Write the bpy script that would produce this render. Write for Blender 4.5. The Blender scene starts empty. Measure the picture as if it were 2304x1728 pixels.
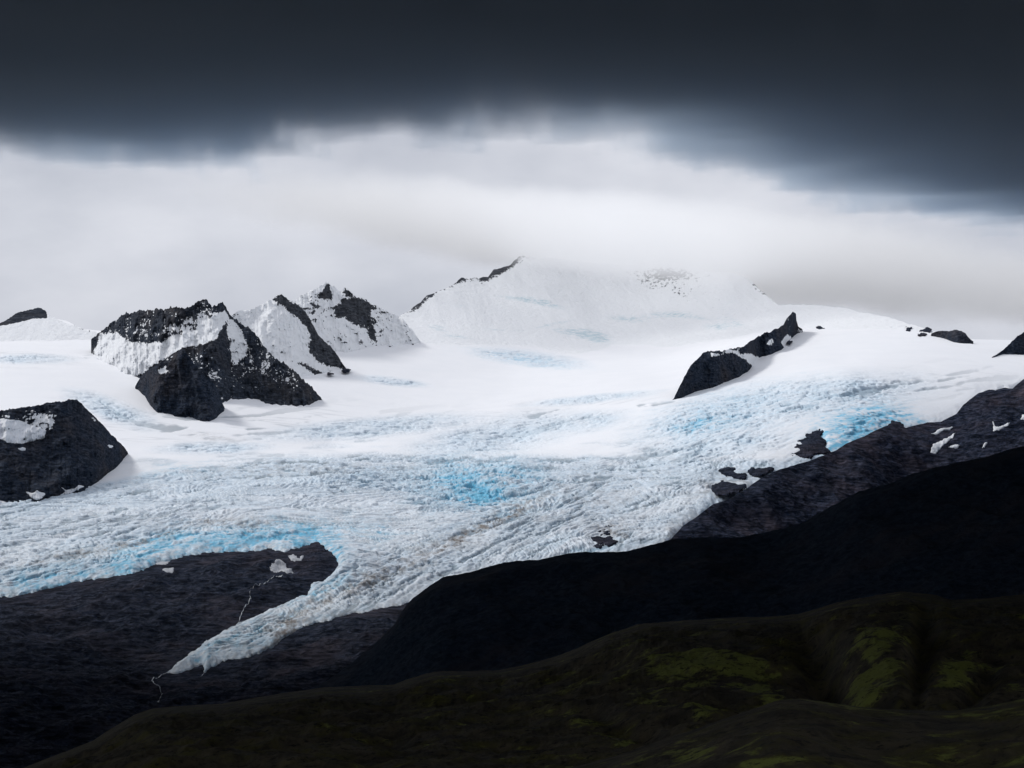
import bpy, bmesh, math
import numpy as np

S = bpy.context.scene
COL = S.collection
F, EY, CX = 5196.0, 900.0, 1152.0          # focal length and eye level of the view, used to place traced outlines at their own distance
rng = np.random.default_rng(7)

# ------------------------------------------------------------------ numpy noise
_perm = np.random.default_rng(3).permutation(256).astype(np.int64)
_perm = np.concatenate([_perm, _perm, _perm])
_g = np.random.default_rng(5).normal(size=(256, 3)); _g /= np.linalg.norm(_g, axis=1)[:, None]

def perlin(x, y, z=0.0):
    x, y, z = np.broadcast_arrays(np.asarray(x, float), np.asarray(y, float), np.asarray(z, float))
    xi, yi, zi = np.floor(x), np.floor(y), np.floor(z)
    fx, fy, fz = x - xi, y - yi, z - zi
    xi, yi, zi = xi.astype(np.int64) & 255, yi.astype(np.int64) & 255, zi.astype(np.int64) & 255
    w = lambda t: t * t * t * (t * (t * 6 - 15) + 10)
    u, v, s = w(fx), w(fy), w(fz)
    def g(a, b, c):
        h = _perm[_perm[_perm[xi + a] + yi + b] + zi + c]
        G = _g[h]
        return G[..., 0] * (fx - a) + G[..., 1] * (fy - b) + G[..., 2] * (fz - c)
    l = lambda a, b, t: a + (b - a) * t
    return 1.5 * l(l(l(g(0,0,0), g(1,0,0), u), l(g(0,1,0), g(1,1,0), u), v),
                   l(l(g(0,0,1), g(1,0,1), u), l(g(0,1,1), g(1,1,1), u), v), s)

def fbm(x, y, z=0.0, o=4, lac=2.03, gain=0.5):
    a, r, t = 1.0, 0.0, 0.0
    for i in range(o):
        r = r + a * perlin(x * lac ** i + 17.3 * i, y * lac ** i - 9.1 * i, z * lac ** i + 4.7 * i); t += a; a *= gain
    return r / t

def ridged(x, y, z=0.0, o=4, lac=2.03, gain=0.5):
    a, r, t = 1.0, 0.0, 0.0
    for i in range(o):
        n = 1 - np.abs(perlin(x * lac ** i + 31.7 * i, y * lac ** i + 5.3 * i, z * lac ** i)) * 1.8
        r = r + a * n; t += a; a *= gain
    return r / t

def cells(x, y, seed=0):
    """nearest and second nearest distance and a random value of the nearest cell"""
    xi, yi = np.floor(x).astype(np.int64), np.floor(y).astype(np.int64)
    f1 = np.full(x.shape, 9.0); f2 = np.full(x.shape, 9.0); rv = np.zeros(x.shape)
    for a in (-1, 0, 1):
        for b in (-1, 0, 1):
            cx, cy = xi + a, yi + b
            h = _perm[_perm[(cx + seed) & 255] + (cy & 255)]
            h2 = _perm[h + 57]; h3 = _perm[h2 + 91]
            d = np.hypot(cx + h / 255.0 - x, cy + h2 / 255.0 - y)
            new = d < f1
            f2 = np.where(new, f1, np.minimum(f2, d)); rv = np.where(new, h3 / 255.0, rv); f1 = np.where(new, d, f1)
    return f1, f2, rv

sstep = lambda a, b, x: (lambda t: t * t * (3 - 2 * t))(np.clip((x - a) / (b - a), 0, 1))

# ------------------------------------------------------------------ geometry helpers
def P(X, Y, d):
    return np.stack([(X - CX) / F * d, d + 0 * X, (EY - Y) / F * d], -1)

def lin(pts):
    a = np.array(sorted(pts), float)
    return lambda x: np.interp(x, a[:, 0], a[:, 1])

def smooth_lin(pts, sig):
    """the same polyline with its corners rounded"""
    f = lin(pts); a = min(p[0] for p in pts); b = max(p[0] for p in pts)
    xs = np.arange(a - 4 * sig, b + 4 * sig + 1, 1.0); k = np.arange(-3 * int(sig), 3 * int(sig) + 1); w = np.exp(-0.5 * (k / sig) ** 2); w /= w.sum()
    ys = f(np.clip(xs, a, b)); n = len(k) // 2
    ys = np.convolve(np.pad(ys, n, 'edge'), w, 'valid')
    return lambda x: np.interp(x, xs, ys)

def sdist(X, Y, poly):
    """signed distance to a closed outline, positive inside"""
    p = np.array(poly, float); q = np.roll(p, -1, 0)
    best = np.full(X.shape, 1e9); ins = np.zeros(X.shape, bool)
    for (x0, y0), (x1, y1) in zip(p, q):
        dx, dy = x1 - x0, y1 - y0
        t = np.clip(((X - x0) * dx + (Y - y0) * dy) / (dx * dx + dy * dy + 1e-9), 0, 1)
        best = np.minimum(best, (X - x0 - t * dx) ** 2 + (Y - y0 - t * dy) ** 2)
        if y0 != y1:
            c = (y0 > Y) != (y1 > Y)
            ins ^= c & (X < (x1 - x0) * (Y - y0) / (y1 - y0) + x0)
    return np.where(ins, 1, -1) * np.sqrt(best)

def link(o): COL.objects.link(o); return o

def mesh_obj(name, V, faces, mat, attrs=None, smooth=True, parent=None):
    me = bpy.data.meshes.new(name)
    V = np.ascontiguousarray(V, np.float32).reshape(-1, 3); faces = np.ascontiguousarray(faces, np.int32)
    k = faces.shape[1]; n = len(faces)
    me.vertices.add(len(V)); me.vertices.foreach_set('co', V.ravel())
    me.loops.add(n * k); me.loops.foreach_set('vertex_index', faces.ravel())
    me.polygons.add(n); me.polygons.foreach_set('loop_start', np.arange(0, n * k, k, dtype=np.int32))
    me.polygons.foreach_set('use_smooth', np.full(n, smooth, bool))
    for a, v in (attrs or {}).items():
        at = me.attributes.new(a, 'FLOAT', 'POINT'); at.data.foreach_set('value', np.ascontiguousarray(v, np.float32).ravel())
    me.materials.append(mat); me.update(calc_edges=True); me.validate()
    o = bpy.data.objects.new(name, me); link(o)
    if parent: o.parent = parent
    return o

def grid_faces(nr, nc, keep=None):
    i = np.arange(nr * nc).reshape(nr, nc)
    f = np.stack([i[:-1, :-1], i[1:, :-1], i[1:, 1:], i[:-1, 1:]], -1).reshape(-1, 4)
    if keep is not None:
        f = f[keep.ravel()[f].any(1)]
    return f

def compact(V, f, attrs):
    u, inv = np.unique(f, return_inverse=True)
    return V.reshape(-1, 3)[u], inv.reshape(f.shape), {k: np.ravel(v)[u] for k, v in attrs.items()}

def tag(o, label, cat=None, kind=None, group=None):
    o['label'] = label
    if cat: o['category'] = cat
    if kind: o['kind'] = kind
    if group: o['group'] = group
    return o

# ------------------------------------------------------------------ material helpers
class NT:
    def __init__(s, name, disp=False):
        s.m = bpy.data.materials.new(name); s.m.use_nodes = True
        s.t = s.m.node_tree; s.t.nodes.clear()
        s.out = s.t.nodes.new('ShaderNodeOutputMaterial')
    def n(s, typ, ins=None, **kw):
        nd = s.t.nodes.new(typ)
        for k, v in kw.items(): setattr(nd, k, v)
        for k, v in (ins or {}).items(): s.set(nd.inputs[k], v)
        return nd
    def set(s, sock, v):
        if isinstance(v, bpy.types.NodeSocket): s.t.links.new(v, sock)
        elif isinstance(v, bpy.types.Node): s.t.links.new(v.outputs[0], sock)
        else: sock.default_value = v
    def math(s, op, a, b=0.0, c=None):
        nd = s.n('ShaderNodeMath', {0: a, 1: b}, operation=op)
        if c is not None: s.set(nd.inputs[2], c)
        return nd.outputs[0]
    def attr(s, name): return s.n('ShaderNodeAttribute', attribute_name=name).outputs['Fac']
    def mapr(s, v, a, b, c=0.0, d=1.0, smooth=True):
        nd = s.n('ShaderNodeMapRange', {'Value': v, 'From Min': a, 'From Max': b, 'To Min': c, 'To Max': d})
        if smooth: nd.interpolation_type = 'SMOOTHSTEP'
        return nd.outputs[0]
    def mix(s, f, a, b):
        nd = s.n('ShaderNodeMix', data_type='RGBA')
        s.set(nd.inputs[0], f)
        for k, v in ((6, a), (7, b)):
            s.set(nd.inputs[k], (*v, 1.0) if isinstance(v, tuple) and len(v) == 3 else v)
        return nd.outputs[2]
    def coord(s, sc=(1, 1, 1), rot=(0, 0, 0)):
        tc = s.n('ShaderNodeTexCoord'); mp = s.n('ShaderNodeMapping', {'Vector': tc.outputs['Object'], 'Scale': sc, 'Rotation': rot})
        return mp.outputs[0]
    def noise(s, vec, scale, detail=4, rough=0.55, dist=0.0):
        nd = s.n('ShaderNodeTexNoise', {'Vector': vec, 'Scale': scale, 'Detail': detail, 'Roughness': rough, 'Distortion': dist})
        return nd.outputs['Fac']
    def bsdf(s, col, rough=0.8, spec=0.3, bump=None, strength=0.5, dist=1.0):
        b = s.n('ShaderNodeBsdfPrincipled', {'Base Color': col, 'Roughness': rough, 'Specular IOR Level': spec})
        if bump is not None:
            bp = s.n('ShaderNodeBump', {'Height': bump, 'Strength': strength, 'Distance': dist})
            s.t.links.new(bp.outputs[0], b.inputs['Normal'])
        s.t.links.new(b.outputs[0], s.out.inputs['Surface'])
        return b

def ice_material():
    t = NT('glacier_ice')
    v = t.coord()
    ice, crev, blue, dirt = t.attr('ice'), t.attr('crev'), t.attr('blue'), t.attr('dirt')
    n1 = t.noise(v, 1 / 160, 5, 0.6); n2 = t.noise(v, 1 / 14, 4, 0.6)
    snow = t.mix(n1, (0.80, 0.81, 0.83), (0.88, 0.88, 0.89))
    old = t.mix(t.mapr(n2, 0.35, 0.68), (0.56, 0.655, 0.74), (0.75, 0.815, 0.87))
    c = t.mix(ice, snow, old)
    deep = t.mix(blue, (0.17, 0.215, 0.25), (0.04, 0.33, 0.55))
    c = t.mix(t.math('MULTIPLY', blue, t.mapr(n2, 0.2, 0.8, 0.65, 1.0)), c, (0.06, 0.47, 0.70))
    c = t.mix(t.math('MULTIPLY', crev, t.math('SUBTRACT', 0.9, t.math('MULTIPLY', blue, 0.55))), c, deep)
    dn = t.mapr(t.noise(t.coord((1, 0.35, 1), (0, 0, 0.6)), 1 / 30, 4, 0.65), 0.38, 0.66)
    c = t.mix(t.math('MULTIPLY', dirt, dn), c, (0.20, 0.175, 0.155))
    t.bsdf(c, 0.65, 0.25, t.noise(v, 1 / 9, 3), 0.3, 2.5)
    return t.m

def rock_material(name, dark, light, warm, snow=True, nscale=1.0, thr=0.62, soft=0.05, icy=False):
    t = NT(name); v = t.coord(); vs = t.coord((1, 1, 2.2))
    n1 = t.noise(v, nscale / 120, 6, 0.62); n2 = t.noise(vs, nscale / 28, 6, 0.65, 0.6); n3 = t.noise(v, nscale / 400, 3)
    c = t.mix(t.mapr(n2, 0.33, 0.70), dark, light)
    c = t.mix(t.math('MULTIPLY', t.mapr(n3, 0.40, 0.68), t.mapr(n1, 0.3, 0.7)), c, warm)
    bed_ = 0.5 if name == 'dark_scree' else t.noise(t.coord((0.35, 1, 3.0), (0.0, math.radians(14), 0.3)), nscale / 34, 5, 0.65, 0.8)
    c = c if name == 'dark_scree' else t.mix(t.mapr(bed_, 0.40, 0.62, 0.0, 0.75), c, tuple(0.35 * k for k in dark))
    if snow:
        nz = t.n('ShaderNodeSeparateXYZ', {0: t.n('ShaderNodeNewGeometry').outputs['Normal']}).outputs[2]
        s = t.math('ADD', t.attr('snow'), t.math('MULTIPLY', t.math('SUBTRACT', nz, 0.55), 0.55))
        fine = t.noise(t.coord((1, 1, 1.6), (0.0, 0.5, 0.0)), nscale / 22, 5, 0.68, 0.4)
        s = t.math('ADD', s, t.math('MULTIPLY', t.math('SUBTRACT', fine, 0.5), 1.0))
        strk = t.noise(t.coord((1.0, 0.4, 0.28), (0.0, math.radians(38), 0.0)), nscale / 16, 4, 0.6, 0.3)
        s = t.math('ADD', s, t.math('MULTIPLY', t.math('SUBTRACT', strk, 0.5), 1.25))
        f = t.mapr(s, thr - soft, thr + soft)
        white = (0.87, 0.88, 0.89)
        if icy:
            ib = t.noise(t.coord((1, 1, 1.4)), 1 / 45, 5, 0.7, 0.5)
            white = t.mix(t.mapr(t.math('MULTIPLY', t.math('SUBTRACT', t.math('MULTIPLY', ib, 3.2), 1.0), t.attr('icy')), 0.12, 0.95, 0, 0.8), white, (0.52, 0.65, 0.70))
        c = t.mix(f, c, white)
    t.bsdf(c, 0.95, 0.02, n2, 0.9, 12 / nscale)
    return t.m

def moss_material():
    t = NT('moss_ground'); v = t.coord()
    g = t.attr('green')
    n1 = t.noise(v, 1 / 60, 8, 0.68, 0.4); n2 = t.noise(v, 1 / 9, 5, 0.7); n3 = t.noise(t.coord((1, 0.6, 1), (0, 0, 0.7)), 1 / 25, 5, 0.65, 0.5)
    base = t.mix(t.mapr(n3, 0.33, 0.67), (0.040, 0.036, 0.028), (0.095, 0.080, 0.052))
    ol = t.mix(n2, (0.065, 0.060, 0.018), (0.120, 0.110, 0.030))
    c = t.mix(t.mapr(n1, 0.45, 0.66, 0, 0.8), base, ol)
    s = t.math('ADD', g, t.math('MULTIPLY', t.math('SUBTRACT', n1, 0.5), 2.0))
    s = t.math('ADD', s, t.math('MULTIPLY', t.math('SUBTRACT', n3, 0.5), 0.9))
    gr = t.mix(n2, (0.150, 0.172, 0.036), (0.245, 0.260, 0.075))
    c = t.mix(t.mapr(s, 0.38, 0.60), c, gr)
    c = t.mix(t.mapr(n2, 0.52, 0.66, 0, 0.9), c, (0.018, 0.018, 0.017))
    t.bsdf(c, 0.95, 0.05, n2, 0.8, 3)
    return t.m

def plain(name, a, b, scale, rough=0.8, spec=0.3, bump=1.0):
    t = NT(name); n = t.noise(t.coord(), scale, 5, 0.6)
    t.bsdf(t.mix(n, a, b), rough, spec, n, 0.5, bump)
    return t.m

M_ICE = ice_material()
M_ROCK = rock_material('snow_dusted_rock', (0.024, 0.033, 0.050), (0.082, 0.092, 0.112), (0.070, 0.062, 0.060), soft=0.04)
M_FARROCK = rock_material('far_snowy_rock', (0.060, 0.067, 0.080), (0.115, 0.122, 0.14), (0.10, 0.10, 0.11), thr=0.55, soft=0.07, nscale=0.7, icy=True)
M_PEAK = rock_material('grey_peak_rock', (0.045, 0.052, 0.064), (0.105, 0.110, 0.125), (0.09, 0.088, 0.09), soft=0.04)
M_BARE = rock_material('bare_dark_rock', (0.015, 0.024, 0.042), (0.062, 0.074, 0.098), (0.072, 0.064, 0.066), nscale=1.2, thr=0.92)
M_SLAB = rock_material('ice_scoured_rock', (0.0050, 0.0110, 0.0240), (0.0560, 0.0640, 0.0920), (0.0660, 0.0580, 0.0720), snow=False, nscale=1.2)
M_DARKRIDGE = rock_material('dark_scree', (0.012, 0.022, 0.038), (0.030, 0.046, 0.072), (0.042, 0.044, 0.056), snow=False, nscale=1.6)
M_MOSS = moss_material()
M_SNOW = plain('old_snow', (0.70, 0.71, 0.73), (0.84, 0.85, 0.87), 1 / 25)
M_WATER = plain('white_meltwater', (0.30, 0.33, 0.36), (0.62, 0.66, 0.70), 1 / 6, 0.4, 0.5)
M_GROUND = plain('valley_ground', (0.02, 0.02, 0.022), (0.04, 0.038, 0.036), 1 / 300)

# ------------------------------------------------------------------ the valley: one depth field shared by ice and bedrock
CTRL = np.array([
 (-300,760,13500),(-300,920,10800),(-300,1160,8500),(-300,1360,7000),(-300,1700,4900),
 (0,730,14200),(0,760,13500),(0,830,12000),(0,920,10800),(0,1000,9900),(0,1140,8500),(0,1250,7650),(0,1340,7050),(0,1500,6000),(0,1700,5000),
 (400,730,14500),(400,760,13700),(400,830,12400),(400,940,10900),(400,1000,10050),(400,1060,9350),(400,1200,7950),(400,1280,7200),(400,1350,6750),(400,1420,6400),(385,1505,6000),(385,1600,5450),
 (750,760,14500),(750,830,13400),(750,900,12200),(750,960,11200),(750,1010,10500),(750,1035,9600),(750,1130,8600),(750,1200,7950),(750,1255,7300),(700,1330,6850),(600,1300,6980),(600,1400,6450),(800,1500,5800),(850,1400,6350),
 (1150,760,15500),(1150,860,13600),(1150,910,12300),(1150,960,11300),(1150,1005,10700),(1150,1035,9650),(1150,1130,8500),(1150,1200,7850),(1000,1330,7000),(1150,1400,6300),(1100,1600,5200),
 (1500,760,15500),(1500,860,12600),(1500,900,11200),(1500,1000,9650),(1500,1060,8950),(1500,1200,7700),(1500,1400,6300),
 (1900,760,13600),(1900,815,12000),(1900,842,11000),(1900,900,10100),(1900,970,9250),(1850,1050,8600),(1850,1250,7000),
 (2304,770,13500),(2304,860,11500),(2200,900,10500),(2080,960,9600),(2304,1100,8400),(2700,770,13500),(2700,900,10800),(2700,1100,8400)], float)
def _phi(r2): return np.where(r2 > 0, r2 * np.log(r2 + 1e-12) * 0.5, 0)
_c = CTRL[:, :2] / [600.0, 300.0]
_A = _phi(((_c[:, None] - _c[None]) ** 2).sum(-1)) + np.eye(len(_c)) * 2e-4
_Q = np.hstack([np.ones((len(_c), 1)), _c])
_w = np.linalg.solve(np.block([[_A, _Q], [_Q.T, np.zeros((3, 3))]]), np.concatenate([np.log(CTRL[:, 2]), np.zeros(3)]))
def valley(X, Y):
    X, Y = np.broadcast_arrays(np.asarray(X, float), np.asarray(Y, float))
    x, y = X / 600.0, Y / 300.0
    r = _w[-3] + _w[-2] * x + _w[-1] * y
    for (a, b), w in zip(_c, _w[:-3]): r = r + w * _phi((x - a) ** 2 + (y - b) ** 2)
    return np.exp(r)

ICE_EDGE = [(-400,1390),(-200,1366),(0,1341),(60,1330),(120,1318),(170,1306),(240,1298),(300,1290),(345,1268),(400,1247),(470,1240),(560,1236),(600,1236),(640,1240),(690,1226),(715,1222),(735,1236),(755,1250),
 (762,1275),(735,1305),(705,1312),(690,1338),(640,1358),(590,1380),(540,1402),(520,1410),(460,1446),(415,1482),(376,1512),(400,1512),(455,1492),(462,1506),(500,1486),(560,1475),(610,1450),(650,1425),(680,1408),(740,1392),
 (800,1378),(860,1368),(930,1352),(1100,1300),(1300,1275),(1500,1230),(1530,1190),(1610,1135),(1690,1095),(1760,1058),(1860,1028),(1925,1000),(2000,962),(2090,955),(2155,935),(2210,885),(2320,850),(2800,800),(2800,400),(-400,400)]

def warp(x, y, a, s): return x + a * perlin(x / s, y / s, 1.3), y + a * perlin(x / s, y / s, 7.9)

def blob(X, Y, cx, cy, rx, ry, ang=0.0):
    c, s = math.cos(ang), math.sin(ang); dx, dy = X - cx, Y - cy
    u, v = (dx * c + dy * s) / rx, (-dx * s + dy * c) / ry
    return np.exp(-(u * u + v * v))

FLOW = np.array([(0,900,2),(0,1000,-6),(0,1150,-10),(0,1250,-14),(0,1320,-15),(300,1100,-8),(300,1220,-15),(500,1150,-4),(500,980,-2),(700,1100,0),(700,1190,5),(850,1140,4),(850,1210,8),(920,1260,-22),(1000,1200,-16),(1000,1080,0),(1080,1110,12),(1200,1060,10),
 (1100,1250,-32),(1200,1180,-33),(1300,1120,-28),(1400,1060,-4),(1500,1090,6),(1500,1160,-24),(1700,1000,-28),(1600,1040,-22),(1800,1040,-26),(1700,900,-12),(1900,860,-6),(2100,900,-9),(700,1300,-36),(850,1330,-30),(600,1400,-34),(450,1460,-36),(520,1480,-20),(750,1370,-28),(1000,960,-12),(1200,920,-12),
 (800,950,-8),(400,1030,-4),(200,930,25),(1150,800,6),(1300,750,6),(800,780,4),(2304,800,-5),(1600,800,-4)], float)
def flow_angle(X, Y):
    c = FLOW[:, :2] / [400.0, 150.0]
    w = [1 / (((X / 400.0 - a) ** 2 + (Y / 150.0 - b) ** 2) ** 1.3 + 1e-3) for a, b in c]
    return np.radians(sum(wi * a for wi, a in zip(w, FLOW[:, 2])) / sum(w))

def streaks(xs, ys, length, px, py, seed):
    """noise drawn out along the ice flow, sampled on a regular sheet"""
    X, Y = np.meshgrid(xs, ys); th = flow_angle(X, Y); c, sn = np.cos(th), np.sin(th)
    r = np.random.default_rng(seed).normal(size=X.shape)
    for ax, p in ((1, px), (0, py)):
        if p > 0:
            k = np.arange(-3 * math.ceil(p), 3 * math.ceil(p) + 1); w = np.exp(-0.5 * (k / p) ** 2); w /= w.sum()
            r = sum(wi * np.roll(r, ki, ax) for wi, ki in zip(w, k))
    hx, hy = xs[1] - xs[0], ys[1] - ys[0]
    acc = r.copy(); n = 1
    for sgn in (-1, 1):
        px_, py_ = X.copy(), Y.copy()
        for i in range(int(length / hx)):
            jx = np.clip(np.rint((px_ - xs[0]) / hx).astype(int), 0, len(xs) - 1); jy = np.clip(np.rint((py_ - ys[0]) / hy).astype(int), 0, len(ys) - 1)
            px_ += sgn * hx * c[jy, jx]; py_ += sgn * hx * sn[jy, jx]
            jx = np.clip(np.rint((px_ - xs[0]) / hx).astype(int), 0, len(xs) - 1); jy = np.clip(np.rint((py_ - ys[0]) / hy).astype(int), 0, len(ys) - 1)
            acc += r[jy, jx]; n += 1
    return acc / acc.std()

OUT = [[(1328,1218),(1345,1210),(1372,1208),(1394,1228),(1360,1245),(1333,1243)], [(1598,1106),(1615,1072),(1646,1058),(1742,1060),(1680,1104),(1660,1123),(1606,1126)], [(1798,1034),(1814,994),(1828,978),(1846,974),(1858,990),(1862,1018),(1830,1030)]]

def build_ice():
    xs = np.concatenate([np.arange(-300, -12, 8), np.arange(-12, 2316, 2.1), np.arange(2316, 2620, 8)])
    ytop = lin([(-400,742),(0,735),(30,728),(70,720),(110,716),(150,724),(185,742),(240,748),(300,760),(500,765),(800,770),(900,750),(960,776),(1200,780),(1500,776),(1640,765),(1700,750),(1770,741),(1800,740),(1850,742),(1950,742),(2042,742),(2100,752),(2180,766),(2304,769),(2700,775)])(xs)
    ts = np.linspace(0, 1, 1180)
    # rows are closer together in the lower, crevassed part
    ybot = 1522.0
    X = np.broadcast_to(xs[None], (len(ts), len(xs))).copy()
    Y = ytop[None] + (ybot - ytop)[None] * ts[:, None]
    d = valley(X, Y)
    x, y = (X - CX) / F * d, d
    sd = sdist(X, Y, ICE_EDGE) + 9 * fbm(X / 26, Y / 15, o=4, gain=0.6)
    # ---- where the ice is broken
    crest = lin([(-300,1160),(0,1118),(224,1090),(434,1062),(615,1036),(800,1027),(1206,1030),(1400,1028),(1600,1040),(1750,1046),(1900,1000),(2300,980)])(X) + 9 * fbm(X / 120, 0.5, o=4)
    yy = Y + 7 * fbm(X / 60, Y / 20, o=3)
    ice = np.maximum(sstep(-10, 12, yy - crest), 0.35 * sstep(-60, -20, yy - crest) * sstep(0.45, 0.75, 0.5 + fbm(X / 200, Y / 30, 4.0, o=3)))
    def zone(cx, cy, rx, ry, ang=0): return np.clip(1.7 * blob(X, Y, cx, cy, rx, ry, ang) - 0.35, 0, 1)
    ser = np.zeros_like(X)
    for z in [(840,965,260,24,-0.08),(1120,985,210,44,-0.18),(1300,955,120,26,-0.15),(1640,940,230,66,-0.22),(1850,895,240,50,-0.10),(1600,1010,190,40,-0.1),(1085,1105,190,66,0.0),(900,1085,240,34,0),
              (1190,808,130,18,0.12),(1310,752,80,16,0.05),(880,860,80,10,0.1),(1430,716,80,10,0),(480,1012,130,16,-0.02),(250,925,110,26,0.35),(1960,962,90,34,-0.3),(60,810,110,12,0),(1230,690,90,10,0.15),(1640,725,60,14,0.2),(1330,900,150,10,-0.1)]:
        ser = np.maximum(ser, zone(*z))
    cliff = np.exp(-np.clip(sd, 0, None) / 26.0) * sstep(800, 720, X) * sstep(1180, 1215, Y) * (Y < 1345)
    ser = np.clip(np.maximum(ser * np.where(Y < 860, 0.8, 1.0), cliff), 0, 1)
    ser *= 0.55 + 0.6 * np.clip(0.5 + fbm(X / 70, Y / 22, 3.0, o=3), 0, 1)
    # ---- crevasses (world metres)
    wx, wy = warp(x, y, 60, 260)
    band = fbm(x / 900, y / 900, 2.0, o=2)
    ca, sa = np.cos(0.35 + 0.9 * band), np.sin(0.35 + 0.9 * band)
    u, v = wx * ca + wy * sa, -wx * sa + wy * ca
    f1, f2, rv = cells(u / 62, v / 27, 11)
    cr1 = 1 - sstep(0.0, 0.22, f2 - f1)
    cr1 *= sstep(0.30, 0.62, 0.5 + 0.9 * fbm(x / 150, y / 220, 6.0, o=3))
    line = 1 - sstep(0.0, 0.13, np.abs(perlin(u / 95, v / 26, 3.3)))
    line2 = 1 - sstep(0.0, 0.16, np.abs(perlin(u / 48 + 7, v / 15, 9.3)))
    g1, g2, gv = cells(wx / 34, wy / 34, 71)
    cr2 = 1 - sstep(0.02, 0.35, g2 - g1)
    icel = np.maximum(ice, 0)
    crev = np.clip(icel * np.maximum(0.75 * cr1, np.maximum(0.55 * line * sstep(0.35, 0.6, 0.5 + fbm(x / 300, y / 300, 8.0, o=2)), 0.40 * line2)), 0, 1)
    crev = np.maximum(crev, 0.75 * ser * cr2)
    # long trains of transverse cracks and, on the tongue, cracks along the flow
    tr = (1 - sstep(0.02, 0.20, np.abs(perlin(u / 130 + 3, v / 21, 12.1)))) * sstep(0.40, 0.62, 0.5 + fbm(x / 210, y / 330, 9.0, o=3))
    crev = np.maximum(crev, 0.9 * tr * icel)
    tong = sstep(1255, 1330, Y + 0.12 * (X - 700)) * sstep(1100, 900, X)
    ac, al = wx * 0.97 - wy * 0.24, wx * 0.24 + wy * 0.97
    fl3 = 1 - sstep(0.0, 0.22, np.abs(perlin(ac / 20, al / 150, 4.4)))
    fl4 = 1 - sstep(0.0, 0.25, np.abs(perlin(ac / 48, al / 420, 14.4)))
    crev = np.maximum(crev * (1 - 0.5 * tong), np.maximum(0.8 * fl3, fl4) * tong)
    mid = sstep(1130, 1240, Y) * sstep(640, 800, X) * (1 - tong)
    mc, ml = wx * 0.80 - wy * 0.60, wx * 0.60 + wy * 0.80
    crev = np.maximum(crev, 0.7 * mid * (1 - sstep(0.0, 0.2, np.abs(perlin(mc / 24, ml / 190, 6.4)))))
    # cracks drawn out along the flow
    sx_, sy_ = np.arange(-302, 2624, 2.0), np.arange(690, 1530, 0.9)
    J = np.clip(np.rint((X + 302) / 2.0).astype(int), 0, len(sx_) - 1); I = np.clip(np.rint((Y - 690) / 0.9).astype(int), 0, len(sy_) - 1)
    a1 = streaks(sx_, sy_, 20, 0.6, 1.5, 1)[I, J]; a2 = streaks(sx_, sy_, 44, 1.5, 3.0, 2)[I, J]; a3 = streaks(sx_, sy_, 90, 6, 9, 4)[I, J]
    calm = sstep(-0.5, 1.1, a3 + 1.2 * fbm(X / 240, Y / 70, 2.2, o=3) - 1.6 * np.exp(-((yy - crest - 22) / 26.0) ** 2))
    calm = np.clip(calm + 0.8 * blob(X, Y, 790, 1160, 170, 26, 0.0) + 0.6 * blob(X, Y, 300, 1165, 300, 18, -0.12) + 0.5 * blob(X, Y, 900, 1225, 70, 16, -0.3), 0, 1)        # smoother bands between the broken ones
    fcr = np.clip(np.maximum(0.95 * sstep(0.95, 1.6, a1), sstep(1.0, 1.6, a2)), 0, 1)
    crev = crev * 0.28 * (1 - 0.6 * calm) + fcr * (0.80 - 0.50 * calm) * np.clip(icel + 0.45 * ser, 0, 1)
    crev = np.clip(crev, 0, 1)
    # lone long lines in the firn above the ice fall
    firn = np.clip(blob(X, Y, 500, 960, 330, 32, -0.05) + blob(X, Y, 2020, 872, 200, 30, -0.1) + blob(X, Y, 1350, 925, 320, 20, -0.08) + blob(X,Y,90,805,180,16,0) + blob(X,Y,1560,1050,200,25,-0.1), 0, 1) * (1 - ice)
    fl = (1 - sstep(0.0, 0.16, np.abs(perlin(x / 260, y / 60, 5.5)))) * sstep(0.42, 0.6, 0.5 + fbm(x / 400, y / 250, 1.0, o=2))
    crev = np.maximum(crev, np.maximum(0.4 * fl, 0.8 * sstep(0.9, 1.9, a2)) * firn)
    hgt = (gv - 0.5) * 12 * ser + 8 * icel * (rv - 0.5) + (3.0 * fbm(x / 80, y / 80, 4.0, o=4) - 1.3 * a2 - 1.0 * a1) * np.clip(icel + ser, 0, 1)
    und = 26 * fbm(x / 700, y / 900, 5.0, o=3) * (0.35 + 0.65 * icel) * sstep(800, 850, Y)
    h = und + hgt - crev * (5 + 10 * ser)
    for op in OUT: k = sstep(-9, 5, sdist(X, Y, op) + 6 * fbm(X / 14, Y / 9, 3.0, o=3)); h = h * (1 - k) + k * (und - 8 + 0.4 * hgt)
    rim = np.where(sd > 0, 34 * (1 - np.exp(-np.clip(sd, 0, None) / 16.0)), np.clip(sd * 3.0, -45, 0))
    rim = np.where(sd > 0, rim * (0.15 + 0.85 * np.exp(-np.clip(sd, 0, None) / 90.0)), rim)
    rim = np.where(sd > 0, rim * (1 - 0.45 * sstep(1270, 1330, Y) * sstep(1000, 900, X)), rim)
    rim = rim - 34 * (sd > 0) * np.exp(-np.clip(sd, 0, None) / 90.0) * sstep(1600, 2000, X) * (1 - np.exp(-np.clip(sd, 0, None) / 16.0)) * 0.6
    h = h * sstep(-4, 30, sd) + rim
    V = P(X, Y, d); V[..., 2] += h
    V[..., 0] += 6 * perlin(x / 18, y / 18, 2.2) * ser; V[..., 1] += 9 * perlin(x / 20, y / 20, 8.2) * ser
    # the far rim rolls over and drops behind
    blue = np.zeros_like(X)
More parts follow.
